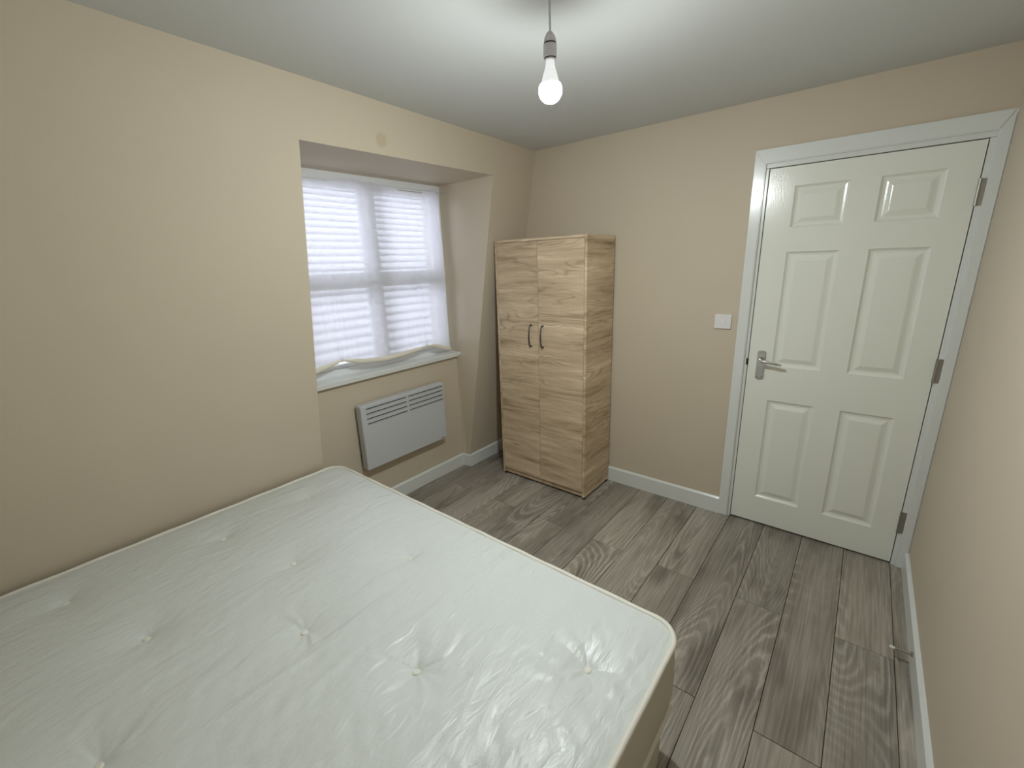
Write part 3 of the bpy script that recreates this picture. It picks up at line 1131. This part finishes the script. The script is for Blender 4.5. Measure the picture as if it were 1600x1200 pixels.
mat_root = empty('mattress', ((MX0 + MX1) / 2, (MY0 + MY1) / 2, MZT - MTH))
tag(mat_root, 'white satin button tufted double mattress against the leaning wall', 'mattress')
MO = Vector(mat_root.location)
BTN = [(-0.342, -2.162), (0.025, -1.872), (-0.742, -1.868), (-0.720, -2.285), (-1.075, -2.152), (-1.511, -1.879), (-1.479, -2.255),
       (-1.094, -2.590), (-1.514, -2.724), (-0.735, -2.755), (0.020, -2.300), (0.020, -2.740), (-0.345, -2.590)]
NXg, NYg = 400, 284
gx = np.linspace(MX0, MX1, NXg + 1)
gy = np.linspace(MY0, MY1, NYg + 1)
X, Y = np.meshgrid(gx, gy, indexing='ij')
# round the plan corners
cx, cy = (MX0 + MX1) / 2, (MY0 + MY1) / 2
hx, hy = (MX1 - MX0) / 2, (MY1 - MY0) / 2
ax, ay = np.abs(X - cx), np.abs(Y - cy)
u = np.clip(ax - (hx - CR), 0, None)
v = np.clip(ay - (hy - CR), 0, None)
ln = np.hypot(u, v)
k = np.where(ln > 1e-9, np.maximum(u, v) / np.maximum(ln, 1e-9), 1)
X = cx + np.sign(X - cx) * (np.minimum(ax, hx - CR) + u * k)
Y = cy + np.sign(Y - cy) * (np.minimum(ay, hy - CR) + v * k)
# distance to the rounded outline
ax, ay = np.abs(X - cx), np.abs(Y - cy)
qx, qy = ax - (hx - CR), ay - (hy - CR)
dist = CR - (np.hypot(np.maximum(qx, 0), np.maximum(qy, 0)) + np.minimum(np.maximum(qx, qy), 0))
dist = np.clip(dist, 0, None)
Z = -0.009 * np.exp(-(dist / 0.035) ** 1.3)
Z += 0.012 * (1 - np.exp(-dist / 0.30))
rs = np.random.RandomState(11)


def waves(X, Y, n, lo, hi, ang_c, ang_s, seed):
    r = np.random.RandomState(seed)
    out = np.zeros_like(X)
    for _ in range(n):
        a = ang_c + r.randn() * ang_s
        f = r.uniform(lo, hi)
        ph = r.uniform(0, 6.28)
        w = 0.35 * np.sin(X * r.uniform(2, 6) + Y * r.uniform(2, 6) + r.uniform(0, 6))
        out += np.sin((X * cos(a) + Y * sin(a)) * f + ph + w * 3)
    return out / math.sqrt(n)


# slack cloth: soft ridges running along Y, stronger towards the open corner and near edge
slack = 0.35 + 0.65 / (1 + np.exp(-(X + 0.75) / 0.22))
slack *= 0.45 + 0.55 / (1 + np.exp(-(Y + 2.25) / 0.12))
w1 = waves(X, Y, 5, 22, 48, 0.12, 0.20, 5)
w1 = 1.1 - 1.5 * np.abs(np.sin(w1 * 1.3))
w2 = waves(X, Y, 6, 75, 130, 0.1, 0.4, 6)
patch = np.clip(waves(X, Y, 4, 4, 8, 0.6, 0.9, 8) * 0.6 + 0.4, 0, 1.3)
Z += slack * patch * (0.0040 * w1 + 0.0013 * w2) * np.clip(dist / 0.05, 0, 1)
for bi, (bx, by) in enumerate(BTN):
    dx, dy = X - bx, Y - by
    r = np.hypot(dx, dy)
    th = np.arctan2(dy, dx)
    Z -= 0.017 * np.exp(-(r / 0.030)) + 0.011 * np.exp(-(r / 0.10) ** 2)
    amp = 0.0068 if bx > -0.5 else (0.0036 if bx > -0.9 else 0.0016)
    rb = np.random.RandomState(20 + bi)
    fold = np.zeros_like(X)
    for _ in range(11):
        a = rb.uniform(-pi, pi)
        wd = rb.uniform(0.10, 0.24)
        ll = rb.uniform(0.05, 0.14)
        da = (th - a + 0.5 * np.sin(r * 22 + a) * r * 4 + pi) % (2 * pi) - pi
        fold += rb.uniform(0.4, 1.0) * rb.choice([1, 1, -1]) * np.exp(-(da / wd) ** 2) * np.exp(-r / ll)
    Z += amp * fold * (1 - np.exp(-(r / 0.018) ** 2)) * np.clip(dist / 0.04, 0, 1)
Zt = MZT + Z
# assemble: top grid then side rings from its border
top = np.stack([X, Y, Zt], -1)
nvx, nvy = NXg + 1, NYg + 1
verts = [tuple(p) for p in (top.reshape(-1, 3) - np.array(MO))]
idx = np.arange(nvx * nvy).reshape(nvx, nvy)
faces = [(int(a), int(b_), int(c), int(d)) for a, b_, c, d in
         zip(idx[:-1, :-1].ravel(), idx[1:, :-1].ravel(), idx[1:, 1:].ravel(), idx[:-1, 1:].ravel())]
border = ([int(i) for i in idx[:, 0]] + [int(i) for i in idx[-1, 1:]] + [int(i) for i in idx[-2::-1, -1]] + [int(i) for i in idx[0, -2:0:-1]])
me = bpy.data.meshes.new('top_cover')
me.from_pydata(verts, [], faces)
me.update()
link('top_cover', me, M_SATIN, mat_root, smooth=True)
# side border of the mattress: a wall of rings down from the outline
bl = [Vector(verts[i]) for i in border][::3]
n = len(bl)
bm = bmesh.new()
rings = []
HS = MTH - 0.022
for s_, d_ in ((0.0, 0.0), (0.06, 0.004), (0.25, 0.010), (0.5, 0.012), (0.75, 0.010), (0.94, 0.004), (1.0, 0.0)):
    ring = []
    for i, p in enumerate(bl):
        t = (bl[(i + 1) % n] - bl[i - 1]).normalized()
        nrm = Vector((t.y, -t.x, 0))
        z = (p.z) * (1 - s_) + 0.004 * s_
        wv = 0.0015 * sin(i * 0.31) * sin(pi * s_)
        ring.append(bm.verts.new((p.x + nrm.x * (d_ + wv), p.y + nrm.y * (d_ + wv), z)))
    rings.append(ring)
for A, B in zip(rings[:-1], rings[1:]):
    for k_ in range(n):
        bm.faces.new((A[k_], A[(k_ + 1) % n], B[(k_ + 1) % n], B[k_]))
bm.faces.new(rings[-1])
obj('side_border', bm, M_FABRIC_BASE, mat_root, smooth=True)
for (dz, nm) in ((0.0, 'top'), (1.0, 'bottom')):
    bm = bmesh.new()
    pth = []
    for i, p in enumerate(bl):
        t = (bl[(i + 1) % n] - bl[i - 1]).normalized()
        nrm = Vector((t.y, -t.x, 0))
        q = p + nrm * 0.004
        z = p.z - 0.001 + 0.0009 * sin(i * 0.47) if nm == 'top' else 0.010
        pth.append((q.x, q.y, z))
    sweep(bm, pth, 0.0085, 8, closed=True)
    o = obj('piping', bm, M_PIPING, mat_root, smooth=True)
for (bx, by) in BTN:
    i = int(np.argmin(np.abs(gx - bx)))
    j = int(np.argmin(np.abs(gy - by)))
    z = float(Zt[i, j])
    bm = bmesh.new()
    lathe(bm, [(0, 0.0060), (0.007, 0.0060), (0.0105, 0.0045), (0.0122, 0.0022), (0.0110, -0.001), (0, -0.002)], 20)
    o = obj('button', bm, M_PIPING, mat_root, (bx - MO.x, by - MO.y, z + 0.001 - MO.z), smooth=True)
    o.rotation_euler = (random.uniform(-0.25, 0.25), random.uniform(-0.25, 0.25), 0)
